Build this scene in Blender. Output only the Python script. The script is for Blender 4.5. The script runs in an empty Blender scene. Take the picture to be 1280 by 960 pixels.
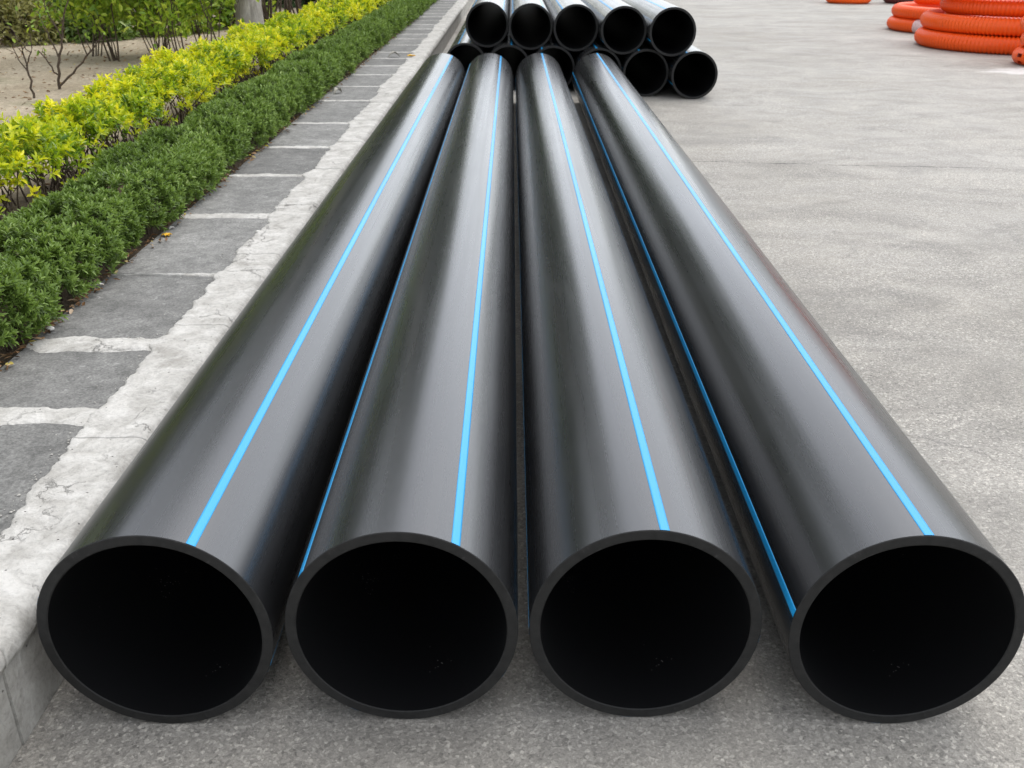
import bpy, math, random
import numpy as np
from mathutils import Vector, noise

random.seed(7)
rng = np.random.default_rng(7)
SC = bpy.context.scene
COL = SC.collection
R = math.radians

# ------------------------------------------------------------------ camera
cam_data = bpy.data.cameras.new('camera')
cam_data.sensor_width = 36.0
cam_data.lens = 34.03
cam_data.clip_start = 0.05
cam_data.clip_end = 2000.0
cam = bpy.data.objects.new('camera', cam_data)
COL.objects.link(cam)
cam.location = (0, 0, 1.44)
cam.rotation_euler = (R(90 - 24.75), 0, 0)
cam_data.dof.use_dof = True
cam_data.dof.focus_distance = 2.6
cam_data.dof.aperture_fstop = 10.0
SC.camera = cam

# ------------------------------------------------------------------ world, sun
SUN_EL, SUN_AZ = 64.0, 40.0          # azimuth clockwise from +Y
world = bpy.data.worlds.new('World')
SC.world = world
world.use_nodes = True
wn = world.node_tree
wn.nodes.clear()
sky = wn.nodes.new('ShaderNodeTexSky')
sky.sky_type = 'NISHITA'
sky.sun_disc = False
sky.sun_elevation = R(SUN_EL)
sky.sun_rotation = R(SUN_AZ)
sky.dust_density = 1.0
hsv = wn.nodes.new('ShaderNodeHueSaturation')
hsv.inputs['Saturation'].default_value = 0.24
bg = wn.nodes.new('ShaderNodeBackground')
bg.inputs['Strength'].default_value = 0.15
wo = wn.nodes.new('ShaderNodeOutputWorld')
wn.links.new(sky.outputs[0], hsv.inputs['Color'])
wn.links.new(hsv.outputs[0], bg.inputs['Color'])
wn.links.new(bg.outputs[0], wo.inputs['Surface'])

sun_data = bpy.data.lights.new('sun', 'SUN')
sun_data.energy = 0.55
sun_data.angle = R(46)
sun_data.color = (1.0, 0.965, 0.92)
sun = bpy.data.objects.new('sun', sun_data)
COL.objects.link(sun)
sd = Vector((math.sin(R(SUN_AZ)) * math.cos(R(SUN_EL)), math.cos(R(SUN_AZ)) * math.cos(R(SUN_EL)), math.sin(R(SUN_EL))))
sun.rotation_euler = sd.to_track_quat('Z', 'Y').to_euler()
sun.location = (6, 6, 12)

SC.view_settings.view_transform = 'Standard'
SC.view_settings.look = 'None'
SC.view_settings.gamma = 1.0
SC.view_settings.use_curve_mapping = False
SC.view_settings.exposure = 1.34


# ------------------------------------------------------------------ node helpers
class NT:
    def __init__(self, name):
        self.m = bpy.data.materials.new(name)
        self.m.use_nodes = True
        self.t = self.m.node_tree
        self.t.nodes.clear()
        self.out = self.t.nodes.new('ShaderNodeOutputMaterial')

    def n(self, kind, **kw):
        nd = self.t.nodes.new('ShaderNode' + kind)
        for k, v in kw.items():
            if k.startswith('_'):
                setattr(nd, k[1:], v)
            else:
                key = k.replace('__', ' ')
                if isinstance(v, bpy.types.NodeSocket):
                    self.t.links.new(v, nd.inputs[key])
                else:
                    nd.inputs[key].default_value = v
        return nd

    def link(self, a, b):
        self.t.links.new(a, b)

    def coord(self, scale=(1, 1, 1), kind='Object'):
        tc = self.n('TexCoord')
        mp = self.n('Mapping', Scale=scale)
        self.link(tc.outputs[kind], mp.inputs['Vector'])
        return mp.outputs[0]

    def noise(self, vec, scale, detail=4, rough=0.55, dist=0.0):
        nd = self.n('TexNoise', Scale=scale, Detail=detail, Roughness=rough, Distortion=dist)
        self.link(vec, nd.inputs['Vector'])
        return nd.outputs['Fac']

    def ramp(self, fac, stops, interp='LINEAR'):
        nd = self.n('ValToRGB')
        cr = nd.color_ramp
        cr.interpolation = interp
        while len(cr.elements) < len(stops):
            cr.elements.new(0.5)
        for e, (p, c) in zip(cr.elements, stops):
            e.position = p
            if isinstance(c, (int, float)):
                c = (c, c, c)
            e.color = (*c, 1)
        self.link(fac, nd.inputs['Fac'])
        return nd.outputs['Color']

    def mix(self, fac, a, b, mode='MIX'):
        nd = self.t.nodes.new('ShaderNodeMix')
        nd.data_type = 'RGBA'
        nd.blend_type = mode
        for sock, v in ((nd.inputs[0], fac), (nd.inputs[6], a), (nd.inputs[7], b)):
            if isinstance(v, bpy.types.NodeSocket):
                self.link(v, sock)
            elif isinstance(v, (int, float)) and sock.type == 'RGBA':
                sock.default_value = (v, v, v, 1)
            elif isinstance(v, (int, float)):
                sock.default_value = v
            else:
                sock.default_value = (*v, 1)
        return nd.outputs[2]

    def math(self, op, a, b=0.0):
        nd = self.n('Math', _operation=op)
        for i, v in enumerate((a, b)):
            if isinstance(v, bpy.types.NodeSocket):
                self.link(v, nd.inputs[i])
            else:
                nd.inputs[i].default_value = v
        return nd.outputs[0]

    def bump(self, h, strength, dist, normal=None):
        nd = self.n('Bump', Strength=strength, Distance=dist)
        self.link(h, nd.inputs['Height'])
        if normal is not None:
            self.link(normal, nd.inputs['Normal'])
        return nd.outputs[0]

    def pbr(self, color, rough=0.6, normal=None, spec=0.5):
        nd = self.n('BsdfPrincipled')
        for key, v in (('Base Color', color), ('Roughness', rough), ('Specular IOR Level', spec)):
            if isinstance(v, bpy.types.NodeSocket):
                self.link(v, nd.inputs[key])
            elif key == 'Base Color':
                nd.inputs[key].default_value = (*v, 1)
            else:
                nd.inputs[key].default_value = v
        if normal is not None:
            self.link(normal, nd.inputs['Normal'])
        self.link(nd.outputs[0], self.out.inputs['Surface'])
        return nd


M = {}


def mat_concrete():
    t = NT('yard_concrete')
    v = t.coord()
    big = t.noise(v, 0.45, 5, 0.6)
    mid = t.noise(v, 3.2, 6, 0.65, 0.6)
    patch = t.noise(t.coord((1.0, 1.7, 1)), 1.15, 6, 0.68, 1.2)
    fine = t.noise(v, 105, 4, 0.7, 1.4)
    c = t.ramp(big, [(0.3, (0.285, 0.263, 0.226)), (0.7, (0.378, 0.356, 0.318))])
    c = t.mix(0.75, c, t.ramp(patch, [(0.33, 0.72), (0.5, 1.0), (0.68, 1.2)]), 'MULTIPLY')
    c = t.mix(0.8, c, t.ramp(mid, [(0.3, 0.84), (0.52, 1.0), (0.7, 1.12)]), 'MULTIPLY')
    c = t.mix(1.0, c, t.ramp(fine, [(0.3, 0.58), (0.45, 0.93), (0.56, 1.05), (0.68, 1.5)]), 'MULTIPLY')
    # exposed aggregate: pale and dark grains
    vo = t.n('TexVoronoi', Scale=150.0)
    t.link(v, vo.inputs['Vector'])
    sep = t.n('SeparateColor')
    t.link(vo.outputs['Color'], sep.inputs[0])
    grain = t.ramp(sep.outputs[0], [(0.0, 0.52), (0.14, 0.84), (0.5, 1.0), (0.84, 1.12), (0.96, 1.7)])
    zone = t.ramp(t.noise(v, 1.7, 4, 0.6), [(0.35, 0.35), (0.65, 0.95)])
    c = t.mix(zone, c, t.mix(1.0, c, grain, 'MULTIPLY'))
    # oily dark spots
    sp = t.noise(v, 5.5, 3, 0.5)
    c = t.mix(t.ramp(sp, [(0.71, 0.0), (0.78, 0.45)]), c, (0.12, 0.115, 0.105))
    # expansion joint across the yard at y = 6.75, broken and wandering
    tc = t.n('TexCoord')
    sx = t.n('SeparateXYZ')
    t.link(tc.outputs['Object'], sx.inputs[0])
    wob = t.noise(t.coord((1, 0.0, 0)), 1.6, 5, 0.65)
    line = t.math('ADD', sx.outputs['Y'], t.math('MULTIPLY', t.math('SUBTRACT', wob, 0.5), 0.22))
    line = t.math('ADD', line, t.math('MULTIPLY', t.math('SUBTRACT', sx.outputs['X'], 2.5), 0.11))
    dj = t.math('ABSOLUTE', t.math('SUBTRACT', line, 6.75))
    brk = t.ramp(t.noise(t.coord((1, 0.0, 0)), 3.0, 5, 0.8), [(0.44, 0.0), (0.56, 1.0)])
    jm = t.math('MULTIPLY', t.ramp(dj, [(0.006, 1.0), (0.013, 0.0)]), brk)
    c = t.mix(t.math('MULTIPLY', jm, 0.85), c, (0.05, 0.047, 0.043))
    stain = t.ramp(dj, [(0.0, 0.9), (0.16, 1.0)])
    c = t.mix(1.0, c, stain, 'MULTIPLY')
    # pale powder spilt in front of the coils
    px = t.math('MULTIPLY', t.math('SUBTRACT', sx.outputs['X'], 6.35), 1.0 / 0.95)
    py = t.math('MULTIPLY', t.math('SUBTRACT', sx.outputs['Y'], 12.0), 1.0 / 0.42)
    pd = t.math('SQRT', t.math('ADD', t.math('MULTIPLY', px, px), t.math('MULTIPLY', py, py)))
    pd = t.math('ADD', pd, t.math('MULTIPLY', t.math('SUBTRACT', t.noise(t.coord((1, 2.5, 1)), 2.5, 5, 0.65), 0.5), 2.2))
    c = t.mix(t.ramp(pd, [(0.55, 0.8), (0.8, 0.0)]), c, (0.66, 0.64, 0.61))
    # hairline cracks
    cr = t.n('TexVoronoi', Scale=0.55, _feature='DISTANCE_TO_EDGE')
    wv = t.n('VectorMath', _operation='ADD')
    nz = t.n('TexNoise', Scale=2.2, Detail=6.0, Roughness=0.7)
    t.link(v, nz.inputs['Vector'])
    sc = t.n('VectorMath', _operation='SCALE', Scale=0.5)
    t.link(nz.outputs['Color'], sc.inputs[0])
    t.link(v, wv.inputs[0])
    t.link(sc.outputs[0], wv.inputs[1])
    t.link(wv.outputs[0], cr.inputs['Vector'])
    cm = t.math('MULTIPLY', t.ramp(cr.outputs['Distance'], [(0.0015, 1.0), (0.0045, 0.0)]),
                t.ramp(t.noise(v, 0.9, 3, 0.5), [(0.5, 0.0), (0.62, 0.6)]))
    c = t.mix(cm, c, (0.09, 0.085, 0.078))
    h = t.math('ADD', t.math('MULTIPLY', fine, 0.7), t.math('MULTIPLY', mid, 0.5))
    h = t.math('ADD', h, t.math('MULTIPLY', sep.outputs[1], 0.22))
    h = t.math('SUBTRACT', h, t.math('MULTIPLY', jm, 1.2))
    nm = t.bump(h, 0.9, 0.007)
    t.pbr(c, t.ramp(mid, [(0.3, 0.62), (0.7, 0.82)]), nm, 0.5)
    return t.m


def mat_cement(name, lo, hi, dirt=(0.2, 0.19, 0.165)):
    t = NT(name)
    v = t.coord(kind='Object')
    a = t.noise(v, 9, 6, 0.65, 0.8)
    b = t.noise(v, 70, 5, 0.7, 0.4)
    c = t.ramp(a, [(0.3, lo), (0.62, hi)])
    c = t.mix(0.9, c, t.ramp(b, [(0.3, 0.76), (0.5, 1.0), (0.7, 1.12)]), 'MULTIPLY')
    d = t.noise(v, 4.0, 7, 0.75, 1.6)
    c = t.mix(t.ramp(d, [(0.56, 0.0), (0.72, 0.75)]), c, dirt)
    pits = t.n('TexVoronoi', Scale=38.0)
    t.link(v, pits.inputs['Vector'])
    pm = t.math('MULTIPLY', t.ramp(pits.outputs['Distance'], [(0.05, 1.0), (0.11, 0.0)]),
                t.ramp(t.noise(v, 16, 2, 0.5), [(0.5, 0.0), (0.56, 1.0)]))
    c = t.mix(t.math('MULTIPLY', pm, 0.7), c, (0.07, 0.065, 0.055))
    h = t.math('ADD', t.math('MULTIPLY', a, 1.0), t.math('MULTIPLY', b, 0.4))
    h = t.math('SUBTRACT', h, pm)
    # crazing cracks
    nz = t.n('TexNoise', Scale=9.0, Detail=6.0, Roughness=0.7)
    t.link(v, nz.inputs['Vector'])
    sc = t.n('VectorMath', _operation='SCALE', Scale=0.13)
    t.link(nz.outputs['Color'], sc.inputs[0])
    wv = t.n('VectorMath', _operation='ADD')
    t.link(v, wv.inputs[0])
    t.link(sc.outputs[0], wv.inputs[1])
    cr = t.n('TexVoronoi', Scale=6.5, _feature='DISTANCE_TO_EDGE')
    t.link(wv.outputs[0], cr.inputs['Vector'])
    cm = t.math('MULTIPLY', t.ramp(cr.outputs['Distance'], [(0.004, 1.0), (0.016, 0.0)]), t.ramp(t.noise(v, 4.0, 3, 0.6), [(0.5, 0.0), (0.62, 0.4)]))
    c = t.mix(cm, c, (0.10, 0.092, 0.078))
    h = t.math('SUBTRACT', h, cm)
    t.pbr(c, 0.85, t.bump(h, 0.95, 0.009), 0.3)
    return t.m


def mat_slab():
    t = NT('slab_stone')
    v = t.coord()
    oi = t.n('ObjectInfo')
    a = t.noise(v, 6, 6, 0.65, 0.5)
    b = t.noise(v, 120, 4, 0.75)
    c = t.ramp(a, [(0.3, (0.135, 0.132, 0.123)), (0.7, (0.225, 0.22, 0.205))])
    c = t.mix(1.0, c, t.ramp(b, [(0.3, 0.6), (0.5, 1.0), (0.68, 1.45)]), 'MULTIPLY')
    c = t.mix(1.0, c, t.ramp(oi.outputs['Random'], [(0, 0.85), (1, 1.18)]), 'MULTIPLY')
    c = t.mix(1.0, c, t.ramp(t.noise(v, 17, 5, 0.7, 1.0), [(0.3, 0.72), (0.5, 1.0), (0.7, 1.3)]), 'MULTIPLY')
    sp = t.noise(v, 26, 3, 0.6)
    c = t.mix(t.ramp(sp, [(0.68, 0.0), (0.74, 0.6)]), c, (0.42, 0.41, 0.39))
    h = t.math('ADD', a, t.math('MULTIPLY', b, 0.5))
    t.pbr(c, 0.8, t.bump(h, 0.7, 0.004), 0.4)
    return t.m


def mat_soil():
    t = NT('garden_soil')
    v = t.coord()
    a = t.noise(v, 1.1, 6, 0.65, 0.4)
    b = t.noise(v, 22, 6, 0.75, 0.8)
    c = t.ramp(a, [(0.3, (0.35, 0.285, 0.195)), (0.7, (0.52, 0.44, 0.325))])
    c = t.mix(1.0, c, t.ramp(b, [(0.3, 0.55), (0.5, 0.95), (0.7, 1.3)]), 'MULTIPLY')
    moss = t.noise(v, 0.9, 5, 0.7, 0.5)
    c = t.mix(t.ramp(moss, [(0.56, 0.0), (0.7, 0.55)]), c, (0.12, 0.145, 0.055))
    # dark humus under the hedges
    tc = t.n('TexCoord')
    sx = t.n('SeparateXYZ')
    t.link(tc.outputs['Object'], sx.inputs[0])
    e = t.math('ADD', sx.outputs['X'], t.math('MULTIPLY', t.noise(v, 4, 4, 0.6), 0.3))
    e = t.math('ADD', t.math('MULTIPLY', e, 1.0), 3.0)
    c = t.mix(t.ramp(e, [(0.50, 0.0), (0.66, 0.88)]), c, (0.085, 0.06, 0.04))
    t.pbr(c, 0.95, t.bump(b, 0.9, 0.02), 0.2)
    return t.m


def mat_pipe():
    t = NT('black_polyethylene')
    v = t.coord((1, 0.012, 1))
    oi = t.n('ObjectInfo')
    va = t.n('VectorMath', _operation='ADD')
    sc = t.n('VectorMath', _operation='SCALE', Scale=13.0)
    cb = t.n('CombineXYZ')
    t.link(oi.outputs['Random'], cb.inputs[0])
    t.link(oi.outputs['Random'], cb.inputs[1])
    t.link(cb.outputs[0], sc.inputs[0])
    t.link(v, va.inputs[0])
    t.link(sc.outputs[0], va.inputs[1])
    st = t.noise(va.outputs[0], 26, 5, 0.65)
    st2 = t.noise(va.outputs[0], 120, 3, 0.6)
    # scuffs and dust across the length
    du = t.noise(t.coord((1, 0.35, 1)), 3.2, 6, 0.7, 0.6)
    sp = t.n('TexVoronoi', Scale=60.0)
    t.link(t.coord(), sp.inputs['Vector'])
    spm = t.math('MULTIPLY', t.ramp(sp.outputs['Distance'], [(0.05, 1.0), (0.09, 0.0)]),
                 t.ramp(t.noise(t.coord(), 14, 2, 0.5), [(0.63, 0.0), (0.67, 1.0)]))
    c = t.mix(t.ramp(du, [(0.35, 0.0), (0.75, 0.45)]), (0.006, 0.0062, 0.0068), (0.016, 0.016, 0.016))
    c = t.mix(t.math('MULTIPLY', spm, 0.5), c, (0.3, 0.29, 0.27))
    ro = t.math('ADD', t.math('MULTIPLY', st, 0.20), t.math('MULTIPLY', du, 0.10))
    ro = t.math('ADD', ro, 0.125)
    nm = t.bump(t.math('ADD', st, t.math('MULTIPLY', st2, 0.25)), 0.08, 0.002)
    p = t.pbr(c, ro, nm, 1.0)
    p.inputs['IOR'].default_value = 1.58
    return t.m


def mat_bore():
    t = NT('pipe_bore')
    v = t.coord()
    sp = t.n('TexVoronoi', Scale=110.0)
    t.link(v, sp.inputs['Vector'])
    spm = t.math('MULTIPLY', t.ramp(sp.outputs['Distance'], [(0.10, 1.0), (0.17, 0.0)]),
                 t.ramp(t.noise(v, 7, 4, 0.7), [(0.60, 0.0), (0.66, 1.0)]))
    c = t.mix(t.math('MULTIPLY', spm, 0.8), (0.003, 0.003, 0.0034), (0.35, 0.33, 0.31))
    t.pbr(c, 0.62, None, 0.22)
    return t.m


def mat_cut():
    t = NT('sawn_pipe_edge')
    v = t.coord()
    a = t.noise(v, 40, 5, 0.7, 0.3)
    c = t.ramp(a, [(0.3, (0.007, 0.007, 0.0068)), (0.7, (0.019, 0.0185, 0.0175))])
    nk = t.noise(v, 23, 4, 0.7, 0.8)
    c = t.mix(t.ramp(nk, [(0.66, 0.0), (0.74, 0.6)]), c, (0.075, 0.073, 0.07))
    t.pbr(c, 0.62, t.bump(t.noise(t.coord((3, 1, 40)), 14, 3, 0.6), 0.45, 0.002), 0.3)
    return t.m


def mat_stripe():
    t = NT('blue_stripe_plastic')
    st = t.noise(t.coord((1, 0.05, 1)), 18, 3, 0.5)
    c = t.ramp(st, [(0.3, (0.012, 0.27, 0.58)), (0.7, (0.02, 0.33, 0.66))])
    t.pbr(c, 0.36, None, 0.5)
    return t.m


def mat_leaf(name, stops, trans=0.35, rough=0.42, spec=0.5):
    t = NT(name)
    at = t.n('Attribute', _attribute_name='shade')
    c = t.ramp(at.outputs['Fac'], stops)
    p = t.pbr(c, rough, None, spec)
    tr = t.n('BsdfTranslucent')
    t.link(t.mix(1.0, c, (1.0, 1.0, 0.7), 'MULTIPLY'), tr.inputs['Color'])
    mx = t.n('MixShader', Fac=trans)
    t.link(p.outputs[0], mx.inputs[1])
    t.link(tr.outputs[0], mx.inputs[2])
    t.link(mx.outputs[0], t.out.inputs['Surface'])
    return t.m


def mat_bark(name, lo, hi, scale=14.0, stretch=0.25):
    t = NT(name)
    v = t.coord((1, 1, stretch))
    a = t.noise(v, scale, 6, 0.7, 0.8)
    c = t.ramp(a, [(0.3, lo), (0.68, hi)])
    k = t.noise(t.coord(), 3.0, 4, 0.6)
    c = t.mix(0.7, c, t.ramp(k, [(0.35, 0.65), (0.65, 1.2)]), 'MULTIPLY')
    t.pbr(c, 0.9, t.bump(a, 0.9, 0.012), 0.25)
    return t.m


def mat_hose():
    t = NT('orange_hose_plastic')
    oi = t.n('ObjectInfo')
    du = t.noise(t.coord(), 3.0, 5, 0.7)
    c = t.ramp(oi.outputs['Random'], [(0, (0.84, 0.09, 0.008)), (1, (0.90, 0.115, 0.010))])
    c = t.mix(t.ramp(du, [(0.4, 0.0), (0.8, 0.3)]), c, (0.66, 0.10, 0.02))
    t.pbr(c, 0.36, None, 0.3)
    return t.m


def mat_plain(name, col, rough=0.6, var=0.25, scale=20.0):
    t = NT(name)
    a = t.noise(t.coord(), scale, 4, 0.6)
    c = t.mix(1.0, col, t.ramp(a, [(0.3, 1 - var), (0.7, 1 + var)]), 'MULTIPLY')
    t.pbr(c, rough)
    return t.m


M['concrete'] = mat_concrete()
M['cement'] = mat_cement('cement_capping_mortar', (0.36, 0.342, 0.308), (0.57, 0.55, 0.51), (0.25, 0.235, 0.205))
M['kerb'] = mat_cement('kerb_stone_face', (0.30, 0.285, 0.255), (0.40, 0.385, 0.35))
M['bed'] = mat_cement('pavement_bed', (0.2, 0.19, 0.17), (0.3, 0.29, 0.26))
M['slab'] = mat_slab()
M['soil'] = mat_soil()
M['pipe'] = mat_pipe()
M['bore'] = mat_bore()
M['cut'] = mat_cut()
M['stripe'] = mat_stripe()
M['hose'] = mat_hose()
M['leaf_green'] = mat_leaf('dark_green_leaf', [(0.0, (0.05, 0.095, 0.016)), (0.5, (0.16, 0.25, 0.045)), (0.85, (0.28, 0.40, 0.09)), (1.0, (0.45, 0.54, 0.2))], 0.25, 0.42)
M['leaf_gold'] = mat_leaf('golden_leaf', [(0.0, (0.09, 0.19, 0.012)), (0.3, (0.33, 0.46, 0.02)), (0.6, (0.64, 0.68, 0.025)), (1.0, (0.90, 0.82, 0.04))], 0.38, 0.34)
M['leaf_lime'] = mat_leaf('lime_shrub_leaf', [(0.0, (0.09, 0.20, 0.015)), (0.5, (0.25, 0.38, 0.025)), (1.0, (0.50, 0.58, 0.07))], 0.4, 0.42)
M['leaf_olive'] = mat_leaf('olive_dry_leaf', [(0.0, (0.12, 0.10, 0.03)), (0.5, (0.26, 0.25, 0.07)), (0.85, (0.42, 0.40, 0.14)), (1.0, (0.6, 0.55, 0.35))], 0.3, 0.5)
M['leaf_tree'] = mat_leaf('tree_leaf', [(0.0, (0.03, 0.07, 0.018)), (0.6, (0.06, 0.12, 0.025)), (1.0, (0.11, 0.18, 0.04))], 0.3, 0.4)
M['leaf_dead'] = mat_leaf('fallen_leaf', [(0.0, (0.09, 0.05, 0.025)), (0.45, (0.24, 0.13, 0.06)), (0.75, (0.42, 0.27, 0.15)), (0.92, (0.55, 0.42, 0.30)), (1.0, (0.55, 0.45, 0.05))], 0.15, 0.7, 0.2)
M['twig'] = mat_bark('dark_twig_bark', (0.05, 0.035, 0.024), (0.12, 0.09, 0.065), 30)
M['trunk'] = mat_bark('pale_tree_bark', (0.20, 0.175, 0.15), (0.55, 0.51, 0.46), 11, 0.3)


# ------------------------------------------------------------------ mesh helpers
def finish(o, parent, mat):
    COL.objects.link(o)
    if parent is not None:
        o.parent = parent
    for m in (mat if isinstance(mat, (list, tuple)) else [mat]):
        if m is not None:
            o.data.materials.append(M[m])
    return o


def mesh_obj(name, verts, faces, mat, parent=None, smooth=False, midx=None):
    me = bpy.data.meshes.new(name)
    me.from_pydata([tuple(v) for v in verts], [], faces)
    me.update()
    if smooth:
        me.polygons.foreach_set('use_smooth', [True] * len(me.polygons))
    o = bpy.data.objects.new(name, me)
    finish(o, parent, mat)
    if midx is not None:
        me.polygons.foreach_set('material_index', midx)
    return o


def np_mesh(name, V, F, mat, parent=None, smooth=False, shade=None):
    """V (n,3), F (m,4) quads"""
    me = bpy.data.meshes.new(name)
    V = np.asarray(V, dtype=np.float32)
    F = np.asarray(F, dtype=np.int32)
    k = F.shape[1]
    me.vertices.add(len(V))
    me.vertices.foreach_set('co', V.ravel())
    me.loops.add(F.size)
    me.loops.foreach_set('vertex_index', F.ravel())
    me.polygons.add(len(F))
    me.polygons.foreach_set('loop_start', np.arange(0, F.size, k, dtype=np.int32))
    if smooth:
        me.polygons.foreach_set('use_smooth', np.ones(len(F), dtype=bool))
    me.update(calc_edges=True)
    if shade is not None:
        a = me.attributes.new('shade', 'FLOAT', 'POINT')
        a.data.foreach_set('value', np.asarray(shade, dtype=np.float32))
    o = bpy.data.objects.new(name, me)
    return finish(o, parent, mat)


def empty(name, loc=(0, 0, 0), rz=0.0):
    o = bpy.data.objects.new(name, None)
    o.empty_display_size = 0.2
    COL.objects.link(o)
    o.location = loc
    o.rotation_euler = (0, 0, rz)
    return o


def tag(o, label=None, cat=None, group=None, kind=None):
    if label:
        o['label'] = label
    if cat:
        o['category'] = cat
    if group:
        o['group'] = group
    if kind:
        o['kind'] = kind
    return o


def unit(a):
    return a / np.maximum(np.linalg.norm(a, axis=-1, keepdims=True), 1e-9)


def leaf_arrays(P, D, U, L, W, curl=0.18, fold=0.22):
    """lanceolate leaves: base P, direction D, approx upper normal U"""
    P = np.asarray(P, float)
    n = len(P)
    D = unit(D)
    S = unit(np.cross(D, U))
    N = np.cross(S, D)
    L = np.broadcast_to(L, (n,))[:, None]
    W = np.broadcast_to(W, (n,))[:, None]
    cv = curl * L
    V = np.empty((n, 6, 3))
    V[:, 0] = P
    V[:, 1] = P + D * L * 0.32 + S * W * 0.46 + N * W * fold
    V[:, 2] = P + D * L * 0.70 + S * W * 0.40 + N * (W * fold - cv * 0.35)
    V[:, 3] = P + D * L - N * cv
    V[:, 4] = P + D * L * 0.70 - S * W * 0.40 + N * (W * fold - cv * 0.35)
    V[:, 5] = P + D * L * 0.32 - S * W * 0.46 + N * W * fold
    base = (np.arange(n) * 6)[:, None]
    F = np.concatenate([base + np.array([[0, 1, 2, 3]]), base + np.array([[0, 3, 4, 5]])], axis=0)
    return V.reshape(-1, 3), F


def leaves_obj(name, P, D, U, L, W, shade, mat, parent, curl=0.18):
    V, F = leaf_arrays(P, D, U, L, W, curl)
    o = np_mesh(name, V, F, mat, parent, False, np.repeat(np.clip(shade, 0, 1), 6))
    o['kind'] = 'stuff'
    return o


def whorls(C, A, k, spread, r):
    """k leaves round every sprig centre C with axis A; returns P, D, U, index"""
    n = len(C)
    A = unit(A)
    ref = np.where(np.abs(A[:, 2:3]) > 0.9, np.array([[1.0, 0, 0]]), np.array([[0, 0, 1.0]]))
    X = unit(np.cross(A, ref))
    Y = np.cross(A, X)
    idx = np.repeat(np.arange(n), k)
    ph = np.tile(np.arange(k) * 2.399963, n) + np.repeat(r.uniform(0, 6.28, n), k) + r.normal(0, 0.25, n * k)
    lv = np.tile(np.linspace(0, 1, k), n)
    sp = spread * (1.15 - 0.75 * lv) + r.normal(0, 0.14, n * k)
    rad = X[idx] * np.cos(ph)[:, None] + Y[idx] * np.sin(ph)[:, None]
    D = A[idx] * np.cos(sp)[:, None] + rad * np.sin(sp)[:, None]
    U = A[idx] * np.sin(sp)[:, None] - rad * np.cos(sp)[:, None] + 1e-4
    return idx, D, U, lv


def tubes(name, lines, mat, parent, sides=5, smooth=True):
    """lines: list of (points, radii)"""
    V, F = [], []
    for pts, rad in lines:
        pts = [Vector(p) for p in pts]
        b0 = len(V)
        n = len(pts)
        for i, p in enumerate(pts):
            d = (pts[min(i + 1, n - 1)] - pts[max(i - 1, 0)]).normalized()
            ref = Vector((1, 0, 0)) if abs(d.z) > 0.8 else Vector((0, 0, 1))
            x = d.cross(ref).normalized()
            y = d.cross(x)
            for s in range(sides):
                a = 2 * math.pi * s / sides
                V.append(p + (x * math.cos(a) + y * math.sin(a)) * rad[i])
        for i in range(n - 1):
            for s in range(sides):
                s2 = (s + 1) % sides
                F.append((b0 + i * sides + s, b0 + i * sides + s2, b0 + (i + 1) * sides + s2, b0 + (i + 1) * sides + s))
    me = bpy.data.meshes.new(name)
    me.from_pydata(V, [], F)
    me.update()
    if smooth:
        me.polygons.foreach_set('use_smooth', [True] * len(me.polygons))
    o = bpy.data.objects.new(name, me)
    return finish(o, parent, mat)


def fbm(x, y, z=0.0, octv=4):
    return noise.fractal(Vector((x, y, z)), 0.7, 2.1, octv)


def box_verts(x0, x1, y0, y1, z0, z1, bev=0.0, jit=0.0, seed=0.0):
    """box with a chamfered top edge"""
    b = bev
    V = [(x0, y0, z0), (x1, y0, z0), (x1, y1, z0), (x0, y1, z0),
         (x0, y0, z1 - b), (x1, y0, z1 - b), (x1, y1, z1 - b), (x0, y1, z1 - b),
         (x0 + b, y0 + b, z1), (x1 - b, y0 + b, z1), (x1 - b, y1 - b, z1), (x0 + b, y1 - b, z1)]
    if jit:
        V = [(x + jit * noise.noise(Vector((i * 3.1 + seed, 1, 2))), y + jit * noise.noise(Vector((i * 2.3 + seed, 5, 2))), z) for i, (x, y, z) in enumerate(V)]
    F = [(3, 2, 1, 0), (8, 9, 10, 11)]
    for a, c in ((0, 4), (4, 8)):
        for i in range(4):
            j = (i + 1) % 4
            F.append((a + i, a + j, c + j, c + i))
    return V, F


# ------------------------------------------------------------------ ground
G = 600.0
ground = mesh_obj('ground', [(-G, -G, 0), (G, -G, 0), (G, G, 0), (-G, G, 0)], [(0, 1, 2, 3)], 'concrete')
tag(ground, 'pale grey worn concrete yard with a cracked joint', kind='structure')

# garden soil behind the pavement
SOIL_Z = 0.225
xs = np.concatenate([np.arange(-1.575, -3.2, -0.10), np.arange(-3.3, -14, -0.28), np.arange(-14, -41, -2.0)])
ys = np.concatenate([np.arange(-6, 2, 1.0), np.arange(2, 16, 0.22), np.arange(16, 30, 0.6), np.arange(30, 71, 3.0)])
V, F = [], []
for iy, y in enumerate(ys):
    for ix, x in enumerate(xs):
        z = SOIL_Z + 0.035 * fbm(x * 0.8, y * 0.8, 3.0, 4) + 0.015 * fbm(x * 4, y * 4, 9.0, 3)
        z = min(z, 0.34)
        if ix == 0:
            z = 0.21
        V.append((x, y, z))
nx = len(xs)
for iy in range(len(ys) - 1):
    for ix in range(nx - 1):
        a = iy * nx + ix
        F.append((a, a + nx, a + nx + 1, a + 1))
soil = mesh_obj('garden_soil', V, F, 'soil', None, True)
tag(soil, 'bare beige garden soil behind the hedges', kind='structure')

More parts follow.
